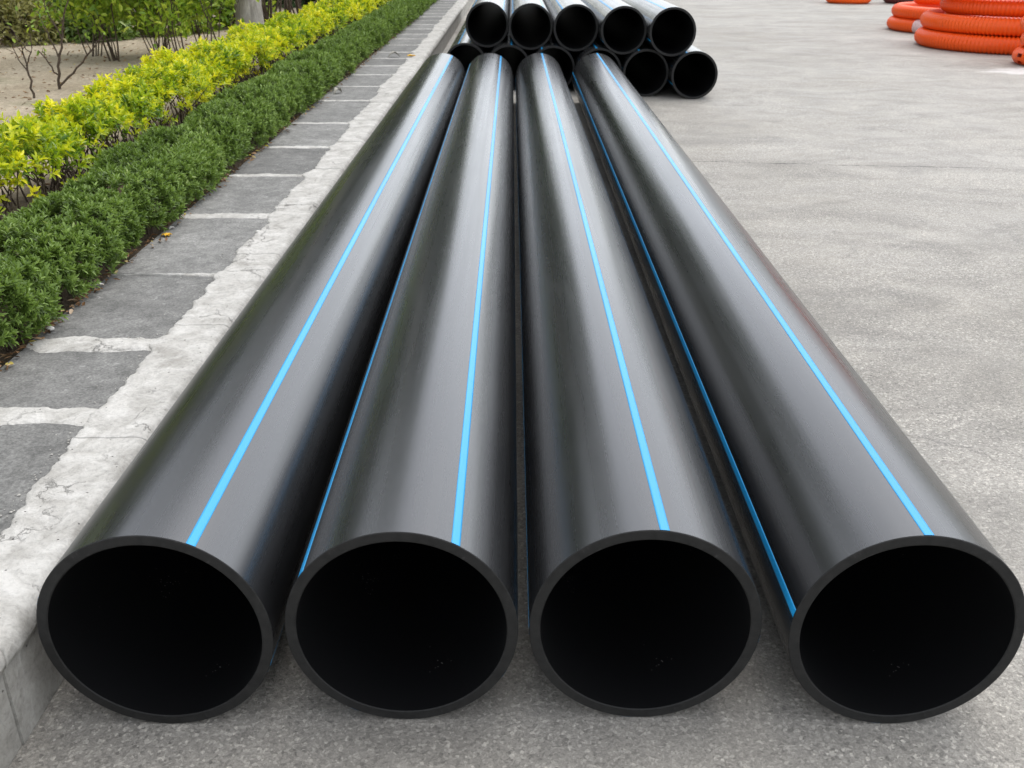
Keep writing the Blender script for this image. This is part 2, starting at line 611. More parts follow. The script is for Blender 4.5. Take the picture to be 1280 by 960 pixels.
# ------------------------------------------------------------------ pavement: bed, slabs, mortar joints
Y0, Y1 = -1.6, 34.0
PX0, PX1 = -1.575, -1.085
V, F = box_verts(PX0, PX1, Y0, Y1, 0.0, 0.212)
pavement = mesh_obj('pavement', V, F, 'bed')
tag(pavement, 'narrow pavement of dark slabs with white mortar joints', kind='structure')
joints = [-0.75, 0.05, 0.85, 1.62, 2.387, 2.90, 3.61, 4.49, 5.35, 6.145, 7.01, 8.06, 8.87, 9.68, 10.4, 11.05, 11.7, 12.5, 13.3, 14.0, 14.8, 15.6]
while joints[-1] < 32.5:
    joints.append(joints[-1] + 0.80 + random.uniform(-0.06, 0.06))
jw = {2.387: 0.125, 2.90: 0.135, 3.61: 0.05, 4.49: 0.10, 5.35: 0.085, 6.145: 0.075, 7.01: 0.065, 8.06: 0.075}
SLAB_Z = 0.245
edges = [Y0] + joints + [Y1]
for i in range(len(edges) - 1):
    a, b = edges[i] + 0.012, edges[i + 1] - 0.012
    V, F = box_verts(PX0 + random.uniform(0.0, 0.012), PX1 - 0.002, a, b, 0.2125, SLAB_Z + random.uniform(-0.002, 0.002), 0.004, 0.006, i * 7.7)
    mesh_obj('paving_slab', V, F, 'slab', pavement)
for i, jy in enumerate(joints):
    w = jw.get(jy, 0.055 + 0.03 * random.random())
    near = jy < 9
    nu, nv = (56, 8) if near else (22, 5)
    x0, x1 = PX0 + 0.012, -1.118
    V, F = [], []
    for u in range(nu + 1):
        fu = u / nu
        x = x0 + (x1 - x0) * fu
        env = 0.35 + 0.65 * min(1.0, fu * 6 + 0.2)
        if abs(jy - 3.61) < 1e-6:
            env = 0.10 + 1.5 * max(0.0, fu - 0.35)
        if abs(jy - 2.90) < 1e-6:
            env *= 1.15 - 0.35 * fu
        e0 = -w / 2 * env * (1 + 0.30 * fbm(x * 9, jy * 5, 1.0, 6)) + 0.012 * fbm(x * 5, jy, 8, 2)
        e1 = w / 2 * env * (1 + 0.30 * fbm(x * 9, jy * 5, 4.0, 6)) + 0.012 * fbm(x * 5, jy, 9, 2)
        for v in range(nv + 1):
            fv = v / nv
            y = jy + e0 + (e1 - e0) * fv
            dome = math.sin(math.pi * fv) ** 0.22
            z = SLAB_Z - 0.006 + 0.0095 * dome + 0.003 * fbm(x * 30, y * 30, 2, 3) * dome
            V.append((x, y, z))
    for u in range(nu):
        for v in range(nv):
            a = u * (nv + 1) + v
            F.append((a, a + nv + 1, a + nv + 2, a + 1))
    mesh_obj('mortar_joint', V, F, 'cement', pavement, True)

# ------------------------------------------------------------------ kerb: stones and cement capping
KX = -0.962
V, F = box_verts(-1.084, -0.985, Y0, Y1, 0.0, 0.17)
kerb = mesh_obj('kerb', V, F, 'bed')
tag(kerb, 'concrete kerb with rough white cement capping', kind='structure')
ky = Y0
ends = []
first = 1.43 - 0.81 * 3
k = 0
while True:
    a = first + 0.81 * k
    if a + 0.81 > Y1:
        break
    ends.append((a + 0.002, a + 0.81 - 0.002))
    k += 1
for i, (a, b) in enumerate(ends):
    dx = random.uniform(-0.004, 0.004)
    V, F = box_verts(-0.984, KX + dx, a, b, 0.001, 0.208, 0.003)
    mesh_obj('kerb_stone', V, F, 'kerb', kerb)
    step = 0.007 if a < 5 else (0.035 if a < 13 else 0.09)
    n = max(4, int((b - a) / step))
    V, F = [], []
    np_ = 0
    for s in range(n + 1):
        y = a + (b - a) * s / n
        if s == 0 or s == n:
            y += 0.003 * fbm(1, y * 9, 3, 2)
        xi = -1.132 + 0.022 * fbm(y * 2.2, 0.5, 7, 3) + 0.013 * fbm(y * 17, 1.5, 2, 6)
        for jy in joints:
            d = abs(y - jy)
            if d < 0.16:
                xi -= 0.028 * (1 - d / 0.16) ** 2
        lip = 0.190 + 0.010 * fbm(y * 4, 3.3, 5, 4)
        rnd = 0.010 + 0.006 * fbm(y * 7, 2, 2, 3)
        prof = [(-0.978, lip + 0.004), (-0.951, lip), (-0.947 + 0.002 * fbm(y * 20, 1, 1, 3), lip + 0.012), (-0.950, 0.232 + 0.004 * fbm(y * 11, 6, 1, 3)),
                (-0.953 - rnd, 0.247), (-0.972, 0.2525)]
        m = 9
        for q in range(1, m + 1):
            x = -0.972 + (xi + 0.972) * q / m
            prof.append((x, 0.2535 + 0.0030 * fbm(x * 22, y * 22, 1, 4) - 0.002 * (q / m)))
        prof.append((xi - 0.004, SLAB_Z + 0.003))
        prof.append((xi - 0.007, SLAB_Z - 0.004))
        np_ = len(prof)
        for (x, z) in prof:
            V.append((x, y, z))
    for s in range(n):
        for q in range(np_ - 1):
            c0 = s * np_ + q
            F.append((c0, c0 + 1, c0 + np_ + 1, c0 + np_))
    # end faces of the piece
    F.append(tuple(range(np_ - 1, -1, -1)))
    F.append(tuple(n * np_ + q for q in range(np_)))
    o = mesh_obj('cement_capping', V, F, 'cement', kerb, True)

# ------------------------------------------------------------------ big pipes
PD, PT = 0.45, 0.0217
PR = PD / 2


def tube_mesh(name, L, seg=128):
    """wall: outer and inner surface; cut: chamfered annulus at both ends (origin at base of the front end)"""
    V, F, mi = [], [], []
    ri = PR - PT
    ch = 0.0016
    n_len = 10

    def ring(r, y):
        nonlocal V
        b = len(V)
        for s in range(seg):
            a = 2 * math.pi * s / seg
            V.append((r * math.sin(a), y, PR + r * math.cos(a)))
        return b

    def join(a, b, m, flip=False):
        for s in range(seg):
            s2 = (s + 1) % seg
            f = (a + s, a + s2, b + s2, b + s)
            F.append(tuple(reversed(f)) if flip else f)
            mi.append(m)
    prev = None
    for i in range(n_len + 1):
        b = ring(PR, ch + (L - 2 * ch) * i / n_len)
        if prev is not None:
            join(prev, b, 0)
        prev = b
    prev = None
    for i in range(n_len + 1):
        b = ring(ri, ch + (L - 2 * ch) * i / n_len)
        if prev is not None:
            join(prev, b, 1, True)
        prev = b
    me = bpy.data.meshes.new(name)
    me.from_pydata(V, [], F)
    me.polygons.foreach_set('use_smooth', [True] * len(F))
    me.materials.append(M['pipe'])
    me.materials.append(M['bore'])
    me.polygons.foreach_set('material_index', mi)
    # ends
    cuts = []
    for y0, y1, flip in ((ch, 0.0, False), (L - ch, L, True)):
        V, F, mi = [], [], []
        a = ring(PR, y0)
        b = ring(PR - ch, y1)
        c = ring(ri + ch * 1.5, y1)
        d = ring(ri, y0)
        join(b, a, 0, flip)
        join(c, b, 0, flip)
        join(d, c, 0, flip)
        me2 = bpy.data.meshes.new('cut_edge')
        me2.from_pydata(V, [], F)
        me2.materials.append(M['cut'])
        cuts.append(me2)
    return me, cuts


def stripe_mesh(L, half=0.041):
    V, F = [], []
    k = 5
    prof = [(-half, PR - 0.001)] + [(-half + 2 * half * i / k, PR + 0.0005) for i in range(k + 1)] + [(half, PR - 0.001)]
    nl = 10
    for i in range(nl + 1):
        y = 0.002 + (L - 0.004) * i / nl
        for a, r in prof:
            V.append((r * math.sin(a), y, r * math.cos(a)))
    w = len(prof)
    for i in range(nl):
        for q in range(w - 1):
            c = i * w + q
            F.append((c, c + 1, c + w + 1, c + w))
    me = bpy.data.meshes.new('stripe')
    me.from_pydata(V, [], F)
    me.polygons.foreach_set('use_smooth', [True] * len(F))
    me.materials.append(M['stripe'])
    return me


def make_pipe(meshes, loc, rz, roll, label, group):
    wall, cut, stripe = meshes
    root = empty('plastic_pipe', loc, rz)
    tag(root, label, 'pipe', group)
    o = bpy.data.objects.new('tube_wall', wall)
    COL.objects.link(o)
    o.parent = root
    for c in cut:
        o = bpy.data.objects.new('cut_edge', c)
        COL.objects.link(o)
        o.parent = root
    for q in range(4):
        s = bpy.data.objects.new('stripe', stripe)
        COL.objects.link(s)
        s.parent = root
        s.location = (0, 0, PR)
        s.rotation_euler = (0, R(roll[q] if isinstance(roll, tuple) else roll + 90 * q), 0)
    return root


LF = 8.12
front = (*tube_mesh('tube_wall', LF), stripe_mesh(LF))
fp = [(-0.684, 1.485, -0.003, (25, 112, 203, -70), 'long black plastic pipe with blue stripe lying right beside the kerb'),
      (-0.213, 1.497, 0.0, (29, -55, 119, 208), 'long black blue-striped pipe on the ground, second from the kerb'),
      (0.258, 1.503, 0.0, (6, -92, 97, 187), 'long black blue-striped pipe on the ground, third from the kerb'),
      (0.757, 1.485, -0.005, (1, -78, 98, 186), 'long black blue-striped pipe on the ground, fourth from the kerb beside open concrete')]
for x, y, rz, roll, lab in fp:
    make_pipe(front, (x, y, 0.001), rz, roll, lab, 'long pipes laid out side by side')

LS = 9.0
stack = (*tube_mesh('tube_wall', LS, 96), stripe_mesh(LS))
ords = ['nearest the kerb', 'second from the kerb', 'third from the kerb', 'fourth from the kerb', 'fifth from the kerb', 'sixth from the kerb']
sp = 0.4525
xr = 1.775
for k in range(6):
    x = xr - sp * (5 - k)
    y = 10.55 - 0.15 * k + [0.05, 0.0, 0.04, -0.03, 0.02, 0.0][k]
    make_pipe(stack, (x, y, 0.001), 0.0, random.uniform(0, 90), 'stacked black pipe in the bottom row, ' + ords[k], 'pipes in the stack')
dz = math.sqrt(PD * PD - (sp / 2) ** 2) + 0.0015
for k in range(5):
    x = xr - sp * (4.5 - k)
    y = 10.68 - 0.20 * k + [0.05, 0.0, 0.06, -0.02, 0.0][k]
    roll = [50, 35, -38, -32, -22][k]
    make_pipe(stack, (x, y, 0.001 + dz), 0.0, roll, 'stacked black pipe in the top row, ' + ords[k], 'pipes in the stack')


# ------------------------------------------------------------------ green hedge
def hedge_profile(s, half, h):
    """s 0..1 from front base over the top to back base; returns offset x (front +), z, normal"""
    a = math.pi * s
    e = 0.55
    cx, sz = math.cos(a), math.sin(a)
    return half * math.copysign(abs(cx) ** e, cx), h * abs(sz) ** e


def sample_hedge(n, y0, y1, xc, half, h, z0, r, s_lo=0.03, s_hi=0.8, lump=0.045, freq=2.4, depth=0.07):
    ys_ = r.uniform(y0, y1, n)
    ss = r.uniform(s_lo, s_hi, n)
    C = np.empty((n, 3))
    A = np.empty((n, 3))
    for i in range(n):
        y, s = ys_[i], ss[i]
        x, z = hedge_profile(s, half, h)
        x2, z2 = hedge_profile(min(s + 0.02, 1), half, h)
        tx, tz = x2 - x, z2 - z
        nrm = Vector((tz, 0, -tx)) * -1
        if nrm.length < 1e-6:
            nrm = Vector((0, 0, 1))
        nrm.normalize()
        if nrm.x * x < 0 and abs(x) > 0.02:
            nrm = -nrm
        if nrm.z < -0.2:
            nrm.z = -nrm.z
        l = lump * (noise.fractal(Vector((x * 3 + 4, y * freq, z * 3)), 0.8, 2.0, 3) + 0.25)
        dd = l - r.random() ** 2 * depth
        C[i] = (xc + x + nrm.x * dd, y, z0 + z + nrm.z * dd)
        A[i] = (nrm.x, 0, nrm.z)
    return C, A


green = empty('hedge', (-1.78, 1.6, SOIL_Z))
tag(green, 'low clipped dark green hedge running along the slab pavement', 'hedge')
gx, ghalf, gh = -1.755, 0.19, 0.245
PP, DD, UU, LL, WW, SS = [], [], [], [], [], []
for (a, b, n, ll, ww, k) in ((1.5, 4.2, 4300, 0.026, 0.0085, 13), (4.2, 7.5, 4300, 0.028, 0.009, 12), (7.5, 13, 4000, 0.037, 0.011, 11), (13, 30, 5200, 0.055, 0.016, 9)):
    C, A = sample_hedge(n, a, b, gx, ghalf, gh, SOIL_Z, rng, 0.02, 0.85, 0.06, 3.4, 0.06)
    A = unit(A + np.array([0, 0, 0.55]) + rng.normal(0, 0.32, A.shape))
    idx, D, U, lv = whorls(C, A, k, 1.05, rng)
    P = C[idx] + A[idx] * (lv * ll * 1.1 - ll * 0.6)[:, None]
    m = len(P)
    pat = np.array([noise.noise(Vector((c[0] * 5, c[1] * 2.2, c[2] * 5))) for c in C])[idx]
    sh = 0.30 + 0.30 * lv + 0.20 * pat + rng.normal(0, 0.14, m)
    PP.append(P - np.array([-1.78, 1.6, SOIL_Z])); DD.append(D); UU.append(U)
    LL.append(ll * rng.uniform(0.75, 1.2, m)); WW.append(ww * rng.uniform(0.8, 1.2, m)); SS.append(sh)
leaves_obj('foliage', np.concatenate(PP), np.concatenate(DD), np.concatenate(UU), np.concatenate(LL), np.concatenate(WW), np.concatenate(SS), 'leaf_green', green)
lines = []
for i in range(900):
    y = 1.5 + 26 * (i / 900) ** 1.5
    x0 = gx + random.uniform(-0.13, 0.13)
    x1 = x0 + random.uniform(-0.07, 0.07)
    y1 = y + random.uniform(-0.08, 0.08)
    p = [(x0 + 1.78, y - 1.6, -0.03), ((x0 + x1) / 2 + 1.78 + random.uniform(-0.02, 0.02), (y + y1) / 2 - 1.6, 0.11), (x1 + 1.78, y1 - 1.6, 0.22)]
    lines.append((p, [0.005, 0.004, 0.002]))
o = tubes('branches', lines, 'twig', green, 4)
o['kind'] = 'stuff'


# ------------------------------------------------------------------ golden hedges
def golden_hedge(y0, y1, label, secs, gold_bias, xc=-2.31, half=0.225, h=0.385, group=None):
    root = empty('golden_hedge', (xc, y0, SOIL_Z))
    tag(root, label, 'hedge', group)
    org = np.array([xc, y0, SOIL_Z])
    PP, DD, UU, LL, WW, SS = [], [], [], [], [], []
    for (a, b, n, ll, ww, k) in secs:
        C, A = sample_hedge(n, a, b, xc, half, h, SOIL_Z, rng, 0.06, 0.92, 0.12, 2.2, 0.13)
        # the lower front is bare: keep leaves high up, a few sprays hanging low
        hz = (C[:, 2] - SOIL_Z) / h
        keep = rng.random(n) < np.where(C[:, 0] > xc + half * 0.55, np.clip((hz - 0.58) / 0.3, 0.15, 1.0), np.clip((hz - 0.3) / 0.35, 0.1, 1.0))
        C, A = C[keep], A[keep]
        A = unit(A + np.array([0, 0, 0.35]) + rng.normal(0, 0.45, A.shape))
        idx, D, U, lv = whorls(C, A, k, 1.15, rng)
        P = C[idx] + A[idx] * (lv * ll * 0.9 - ll * 0.5)[:, None]
        m = len(P)
        pat = np.array([noise.fractal(Vector((c[0] * 2.0, c[1] * 0.9, c[2] * 2.5)), 0.8, 2.0, 3) for c in C])[idx]
        sp_ = rng.normal(0, 0.17, len(C))[idx]
        sh = gold_bias + 0.24 * lv + 0.36 * pat + sp_ + rng.normal(0, 0.13, m)
        PP.append(P - org); DD.append(D); UU.append(U)
        LL.append(ll * rng.uniform(0.7, 1.2, m)); WW.append(ww * rng.uniform(0.8, 1.2, m)); SS.append(sh)
    leaves_obj('foliage', np.concatenate(PP), np.concatenate(DD), np.concatenate(UU), np.concatenate(LL), np.concatenate(WW), np.concatenate(SS), 'leaf_gold', root)
    lines = []
    nb = int(38 * (y1 - y0))
    for i in range(nb):
        y = random.uniform(0, y1 - y0)
        bx = random.uniform(-0.16, 0.17)
        fan = random.gauss(0, 0.10) + bx * 0.25
        fy = random.gauss(0, 0.16)
        hh = random.uniform(0.2, 0.36)
        q = random.uniform(-0.02, 0.02)
        lines.append(([(bx, y, -0.03), (bx + fan * 0.4 + q, y + fy * 0.4, hh * 0.5), (bx + fan, y + fy, hh)], [0.006, 0.004, 0.002]))
        if random.random() < 0.9:
            lines.append(([(bx + fan * 0.4 + q, y + fy * 0.4, hh * 0.5), (bx + fan * 0.4 + random.uniform(-0.1, 0.12), y + fy * 0.4 + random.uniform(-0.1, 0.1), hh * 0.85)], [0.004, 0.002]))
    o = tubes('branches', lines, 'twig', root, 4)
    o['kind'] = 'stuff'
    return root


golden_hedge(2.6, 13.4, 'bright yellow-green hedge with bare lower twigs behind the low green hedge',
             ((2.6, 7.0, 3300, 0.038, 0.0155, 9), (7.0, 13.4, 4400, 0.043, 0.0175, 8)), 0.34)
golden_hedge(13.75, 27.0, 'far yellow hedge continuing beyond the gap in the near one',
             ((13.75, 27.0, 3800, 0.07, 0.03, 7),), 0.48)


# ------------------------------------------------------------------ shrubs, bushes, trees in the garden
def soil_z(x, y):
    return min(0.34, SOIL_Z + 0.035 * fbm(x * 0.8, y * 0.8, 3.0, 4) + 0.015 * fbm(x * 4, y * 4, 9.0, 3))


def shrub(loc, n_stem, h, spread, leaf_mat, n_leaf, leaf, label, group=None, leaf_lo=0.5, name='leafy_shrub', bias=0.5, cat='shrub', thick=0.010):
    x, y = loc
    root = empty(name, (x, y, soil_z(x, y) - 0.02))
    tag(root, label, cat, group)
    lines, tips = [], []

    def grow(p, d, length, rad, depth):
        pts, rr = [p.copy()], [rad]
        cur = p.copy()
        dd = d.copy()
        n = 4
        for i in range(n):
            dd = (dd + Vector((random.gauss(0, 0.12), random.gauss(0, 0.12), random.gauss(0.03, 0.06)))).normalized()
            cur = cur + dd * length / n
            pts.append(cur.copy())
            rr.append(rad * (1 - 0.55 * (i + 1) / n))
            if depth < 2 and i >= 1 and random.random() < 0.75:
                nd = (dd + Vector((random.gauss(0, 0.6), random.gauss(0, 0.6), random.gauss(0.1, 0.25)))).normalized()
                grow(cur.copy(), nd, length * random.uniform(0.35, 0.6), rr[-1] * 0.65, depth + 1)
        lines.append((pts, rr))
        for q in pts[1:]:
            tips.append((q.copy(), dd.copy()))

    for s in range(n_stem):
        a = random.uniform(0, 6.28)
        r0 = random.uniform(0, 0.16)
        d = Vector((math.cos(a) * spread, math.sin(a) * spread, 1)).normalized()
        grow(Vector((math.cos(a) * r0, math.sin(a) * r0, 0)), d, h * random.uniform(0.75, 1.05), thick * random.uniform(0.7, 1.2), 0)
    o = tubes('branches', lines, 'twig', root, 5)
    hi = [t for t in tips if t[0].z > h * leaf_lo] or tips
    if n_leaf:
        pick = [random.choice(hi) for _ in range(n_leaf)]
        P = np.array([p[:] for p, d in pick]) + rng.normal(0, leaf * 0.9, (n_leaf, 3))
        D = np.array([d[:] for p, d in pick]) + rng.normal(0, 0.8, (n_leaf, 3))
        U = np.tile(np.array([[0, 0, 1.0]]), (n_leaf, 1)) + rng.normal(0, 0.45, (n_leaf, 3))
        sh = bias + rng.normal(0, 0.22, n_leaf)
        leaves_obj('foliage', P, D, U, leaf * rng.uniform(0.7, 1.2, n_leaf), leaf * 0.45 * rng.uniform(0.8, 1.2, n_leaf), sh, leaf_mat, root)
    return root


def bush(loc, rx, ry, h, leaf_mat, n, leaf, label, name='round_bush', bias=0.5, cat='bush', group=None, lo=0.05):
    x, y = loc
    root = empty(name, (x, y, soil_z(x, y) - 0.02))
    tag(root, label, cat, group)
    u = rng.normal(0, 1, (n, 3))
    u = unit(u)
    u[:, 2] = np.abs(u[:, 2])
    rad = rng.uniform(0.55, 1.0, n) ** 0.6
    lum = np.array([1 + 0.28 * noise.fractal(Vector(v * 2.2) + Vector((x, y, 0)), 0.8, 2.0, 3) for v in u])
    P = u * np.array([rx, ry, h * (1 - lo)]) * (rad * lum)[:, None] + np.array([0, 0, h * lo])
    D = u + rng.normal(0, 0.7, (n, 3)) + np.array([0, 0, -0.1])
    U = u + np.array([0, 0, 0.6]) + rng.normal(0, 0.3, (n, 3))
    sh = bias + 0.25 * (lum - 1) / 0.28 + rng.normal(0, 0.2, n)
    leaves_obj('foliage', P, D, U, leaf * rng.uniform(0.7, 1.25, n), leaf * 0.42 * rng.uniform(0.8, 1.2, n), sh, leaf_mat, root)
    lines = []
    for i in range(26):
        a = random.uniform(0, 6.28)
        e = random.uniform(0.3, 0.85)
        lines.append(([(0.08 * math.cos(a), 0.08 * math.sin(a), 0), (rx * 0.4 * e * math.cos(a), ry * 0.4 * e * math.sin(a), h * 0.4), (rx * e * math.cos(a), ry * e * math.sin(a), h * 0.75)], [0.014, 0.009, 0.003]))
    tubes('branches', lines, 'twig', root, 4)
    return root


def tree(loc, r0, h_trunk, crown_r, crown_h, n, leaf, label, lean=(0, 0), name='garden_tree', flare=1.35, scat=0.34):
    x, y = loc
    root = empty(name, (x, y, soil_z(x, y) - 0.04))
    tag(root, label, 'tree', None)
    V, F = [], []
    seg, nz = 28, 26
    for i in range(nz + 1):
        f = i / nz
        z = h_trunk * f
        rr = r0 * (1 - 0.32 * f) * (1 + (flare - 1) * math.exp(-z / 0.22))
        for s in range(seg):
            a = 2 * math.pi * s / seg
            k_ = 1 + 0.10 * fbm(math.cos(a) * 1.6, math.sin(a) * 1.6, z * 0.9 + x, 3) + 0.05 * math.exp(-z / 0.3) * math.cos(5 * a + x)
            V.append((rr * k_ * math.cos(a) + lean[0] * z, rr * k_ * math.sin(a) + lean[1] * z, z))
    for i in range(nz):
        for s in range(seg):
            s2 = (s + 1) % seg
            F.append((i * seg + s, i * seg + s2, (i + 1) * seg + s2, (i + 1) * seg + s))
    mesh_obj('trunk', V, F, 'trunk', root, True)
    top = Vector((lean[0] * h_trunk, lean[1] * h_trunk, h_trunk))
    cc = top + Vector((0, 0, crown_h * 0.45))
    lines, cents = [], []
    for i in range(9):
        a = 6.28 * i / 9 + random.uniform(-0.3, 0.3)
        e = random.uniform(0.5, 0.95)
        end = top + Vector((math.cos(a) * crown_r * e, math.sin(a) * crown_r * e, crown_h * random.uniform(0.15, 0.85)))
        mid = top.lerp(end, 0.5) + Vector((random.uniform(-0.2, 0.2), random.uniform(-0.2, 0.2), 0.25))
        lines.append(([top - Vector((0, 0, 0.12)), mid, end], [r0 * 0.42, r0 * 0.24, r0 * 0.06]))
        for _ in range(3):
            e2 = mid.lerp(end, random.uniform(0.2, 0.9)) + Vector((random.gauss(0, 0.5), random.gauss(0, 0.5), random.uniform(0.1, 0.8)))
            lines.append(([mid.lerp(end, random.uniform(0.0, 0.5)), e2], [r0 * 0.12, r0 * 0.03]))
            cents.append(e2)
        cents.append(end)
        cents.append(mid + Vector((0, 0, 0.5)))
    tubes('limbs', lines, 'trunk', root, 7)
    ci = rng.integers(0, len(cents), n)
    Cn = np.array([c[:] for c in cents])
    P = Cn[ci] + rng.normal(0, scat, (n, 3)) * np.array([1, 1, 0.7])
    D = rng.normal(0, 1, (n, 3)) + np.array([0, 0, -0.4])
    U = np.array([[0, 0, 1.0]]) + rng.normal(0, 0.5, (n, 3))
    sh = 0.5 + rng.normal(0, 0.22, n)
    leaves_obj('crown', P, D, U, leaf * rng.uniform(0.7, 1.3, n), leaf * 0.5 * rng.uniform(0.8, 1.2, n), sh, 'leaf_tree', root)
    return root


tree((-2.93, 11.5), 0.155, 4.4, 2.2, 2.4, 2600, 0.12, 'pale grey tree trunk rising just behind the yellow hedge', (0.01, 0.0))
tree((-8.6, 17.2), 0.17, 2.6, 2.8, 4.6, 7000, 0.2, 'grey tree behind the olive bush far across the bare soil', (-0.02, 0.0), flare=1.2, scat=0.6)
tree((-8.6, 4.2), 0.18, 3.6, 2.8, 3.6, 6000, 0.12, 'garden tree across the bare soil opposite the start of the yellow hedge', (0.02, 0.0))
tree((-9.4, 9.2), 0.17, 3.6, 2.8, 3.6, 6000, 0.12, 'garden tree across the bare soil behind the bare saplings', (0.0, 0.02))

# taller trees farther along the garden, their dense crowns above the view
for (x, y, ct), lab in zip(((-5.4, 22.5, 6.0), (-5.4, 29.0, 6.5), (-6.2, 36.5, 7.0), (-7.0, 45.0, 7.5), (-11.5, 24.0, 6.5), (-12.0, 33.0, 7.0), (-8.6, 27.0, 7.0), (-15.0, 20.5, 6.5)),
                           ('tall dense tree beyond the dark twiggy shrubs along the pavement', 'second tall dense tree along the far pavement', 'third tall dense tree along the far pavement',
                            'last tall dense tree along the far pavement', 'tall dense tree deep in the garden', 'farther tall dense tree deep in the garden', 'tall dense tree between the pavement row and the deep garden', 'tall dense tree at the far side of the garden')):
    tree((x, y), 0.2, 1.5, 3.4, ct + 2.6, 14000, 0.32, lab, (0, 0), flare=1.2, scat=0.75)

# unseen far-off tree belts, added to darken the reflections on the pipe flanks
def belt(p0, p1, h, n, label):
    f = rng.random(n)
    d = np.array(p1, float) - np.array(p0, float)
    ln = np.linalg.norm(d)
    q = np.array([-d[1], d[0]]) / ln
    off = rng.normal(0, 1.6, n)
    top = np.array([h * (0.72 + 0.38 * (0.5 + 0.5 * noise.fractal(Vector((a * ln * 0.16, h, 0)), 0.8, 2.0, 4))) for a in f])
    P = np.stack([p0[0] + d[0] * f + q[0] * off, p0[1] + d[1] * f + q[1] * off, top * rng.random(n) ** 0.8 + 0.05], 1)
    o = leaves_obj('unseen_tree_belt', P, rng.normal(0, 1, (n, 3)), np.array([[0, 0, 1.0]]) + rng.normal(0, 0.6, (n, 3)), rng.uniform(0.6, 1.1, n), rng.uniform(0.35, 0.6, n), 0.4 + rng.normal(0, 0.2, n), 'leaf_tree', None)
    tag(o, label, 'trees')


belt((-45, 40), (-5, 56), 10.0, 9000, 'unseen tree belt added beyond the garden to darken pipe reflections')
belt((16, 62), (70, 30), 11.0, 9000, 'unseen tree belt added across the yard to darken pipe reflections')

# two thin bare saplings and one leaning branchy one on the bare soil
def sapling(loc, paths, n_leaf, label):
    x, y = loc
    root = empty('bare_sapling', (x, y, soil_z(x, y) - 0.02))
    tag(root, label, 'sapling')
    lines, tips = [], []
    for pts, r0 in paths:
        q = []
        for i in range(len(pts) - 1):
            a, b = Vector(pts[i]), Vector(pts[i + 1])
            for k in range(4):
                p = a.lerp(b, k / 4)
                if k:
                    p += Vector((random.gauss(0, 0.006), random.gauss(0, 0.01), random.gauss(0, 0.004)))
                q.append(p)
        q.append(Vector(pts[-1]))
        lines.append((q, [r0 * (1 - 0.6 * i / (len(q) - 1)) for i in range(len(q))]))
        tips.append(q[-1])
        for k in range(2):
            b = q[random.randrange(len(q) // 2, len(q))]
            e = b + Vector((random.gauss(0, 0.05), random.gauss(0, 0.06), abs(random.gauss(0.05, 0.03))))
            lines.append(([b, b.lerp(e, 0.5) + Vector((0.006, 0, 0)), e], [r0 * 0.4, r0 * 0.3, r0 * 0.15]))
            tips.append(e)
    tubes('branches', lines, 'twig', root, 5)
    P = np.array([random.choice(tips)[:] for _ in range(n_leaf)]) + rng.normal(0, 0.012, (n_leaf, 3))
    leaves_obj('foliage', P, rng.normal(0, 1, (n_leaf, 3)), np.array([[0, 0, 1.0]]) + rng.normal(0, 0.4, (n_leaf, 3)), 0.05 * rng.uniform(0.7, 1.2, n_leaf), 0.024, 0.35 + rng.normal(0, 0.2, n_leaf), 'leaf_lime', root)


sapling((-4.02, 8.4), [([(0, 0, 0), (-0.015, 0.02, 0.20), (-0.03, 0.03, 0.36), (-0.02, 0.0, 0.44)], 0.011), ([(-0.015, 0.02, 0.22), (-0.09, 0.05, 0.32), (-0.11, 0.03, 0.42)], 0.007),
                       ([(-0.02, 0.02, 0.27), (0.08, -0.03, 0.42), (0.10, -0.05, 0.58)], 0.007), ([(0.05, 0, 0.38), (-0.05, 0, 0.5), (-0.11, 0.02, 0.62)], 0.005)], 8,
        'small bare sapling with a single dark forked stem on the soil')
sapling((-4.0, 8.87), [([(0, 0, 0), (0.02, 0, 0.22), (0.08, 0.02, 0.42), (0.13, 0.03, 0.60), (0.22, 0.0, 0.78)], 0.014), ([(0.01, 0, 0.15), (-0.05, -0.04, 0.28), (-0.10, -0.05, 0.36)], 0.008),
                       ([(0.04, 0, 0.30), (-0.03, 0.04, 0.5), (-0.09, 0.06, 0.66)], 0.008), ([(0.09, 0.02, 0.44), (0.02, 0.02, 0.62), (0.0, 0.0, 0.8)], 0.009),
                       ([(0.0, 0, 0.05), (0.22, -0.08, 0.22), (0.42, -0.10, 0.40), (0.52, -0.12, 0.52)], 0.011), ([(0.36, -0.1, 0.34), (0.34, -0.1, 0.50)], 0.006)], 22,
        'larger bare sapling with spreading crooked branches and few leaves')

# row of leggy shrubs, leaves on top of dark stems
labs = ['leggy shrub with dark stems beside the dark green bush', 'second leggy green-topped shrub from the dark green bush', 'third leggy green-topped shrub from the dark green bush',
        'fourth leggy green-topped shrub from the dark green bush', 'fifth leggy green-topped shrub from the dark green bush', 'sparse twiggy shrub beside the pale tree trunk', 'thin twiggy shrub just left of the pale trunk']
rows = [(-4.75, 11.5, 6, 0.9, 1500), (-4.35, 11.2, 7, 0.9, 1500), (-4.05, 11.75, 7, 0.95, 1500), (-3.80, 11.0, 6, 0.9, 1400), (-3.55, 11.7, 5, 0.95, 800), (-3.45, 10.6, 5, 0.85, 420), (-3.2, 11.0, 5, 0.8, 260)]
for (x, y, ns, h, nl), lab in zip(rows, labs):
    shrub((x, y), ns, h, 0.22, 'leaf_lime', nl, 0.085, lab, 'leggy shrubs on the soil', 0.42, bias=0.55, thick=0.0095)

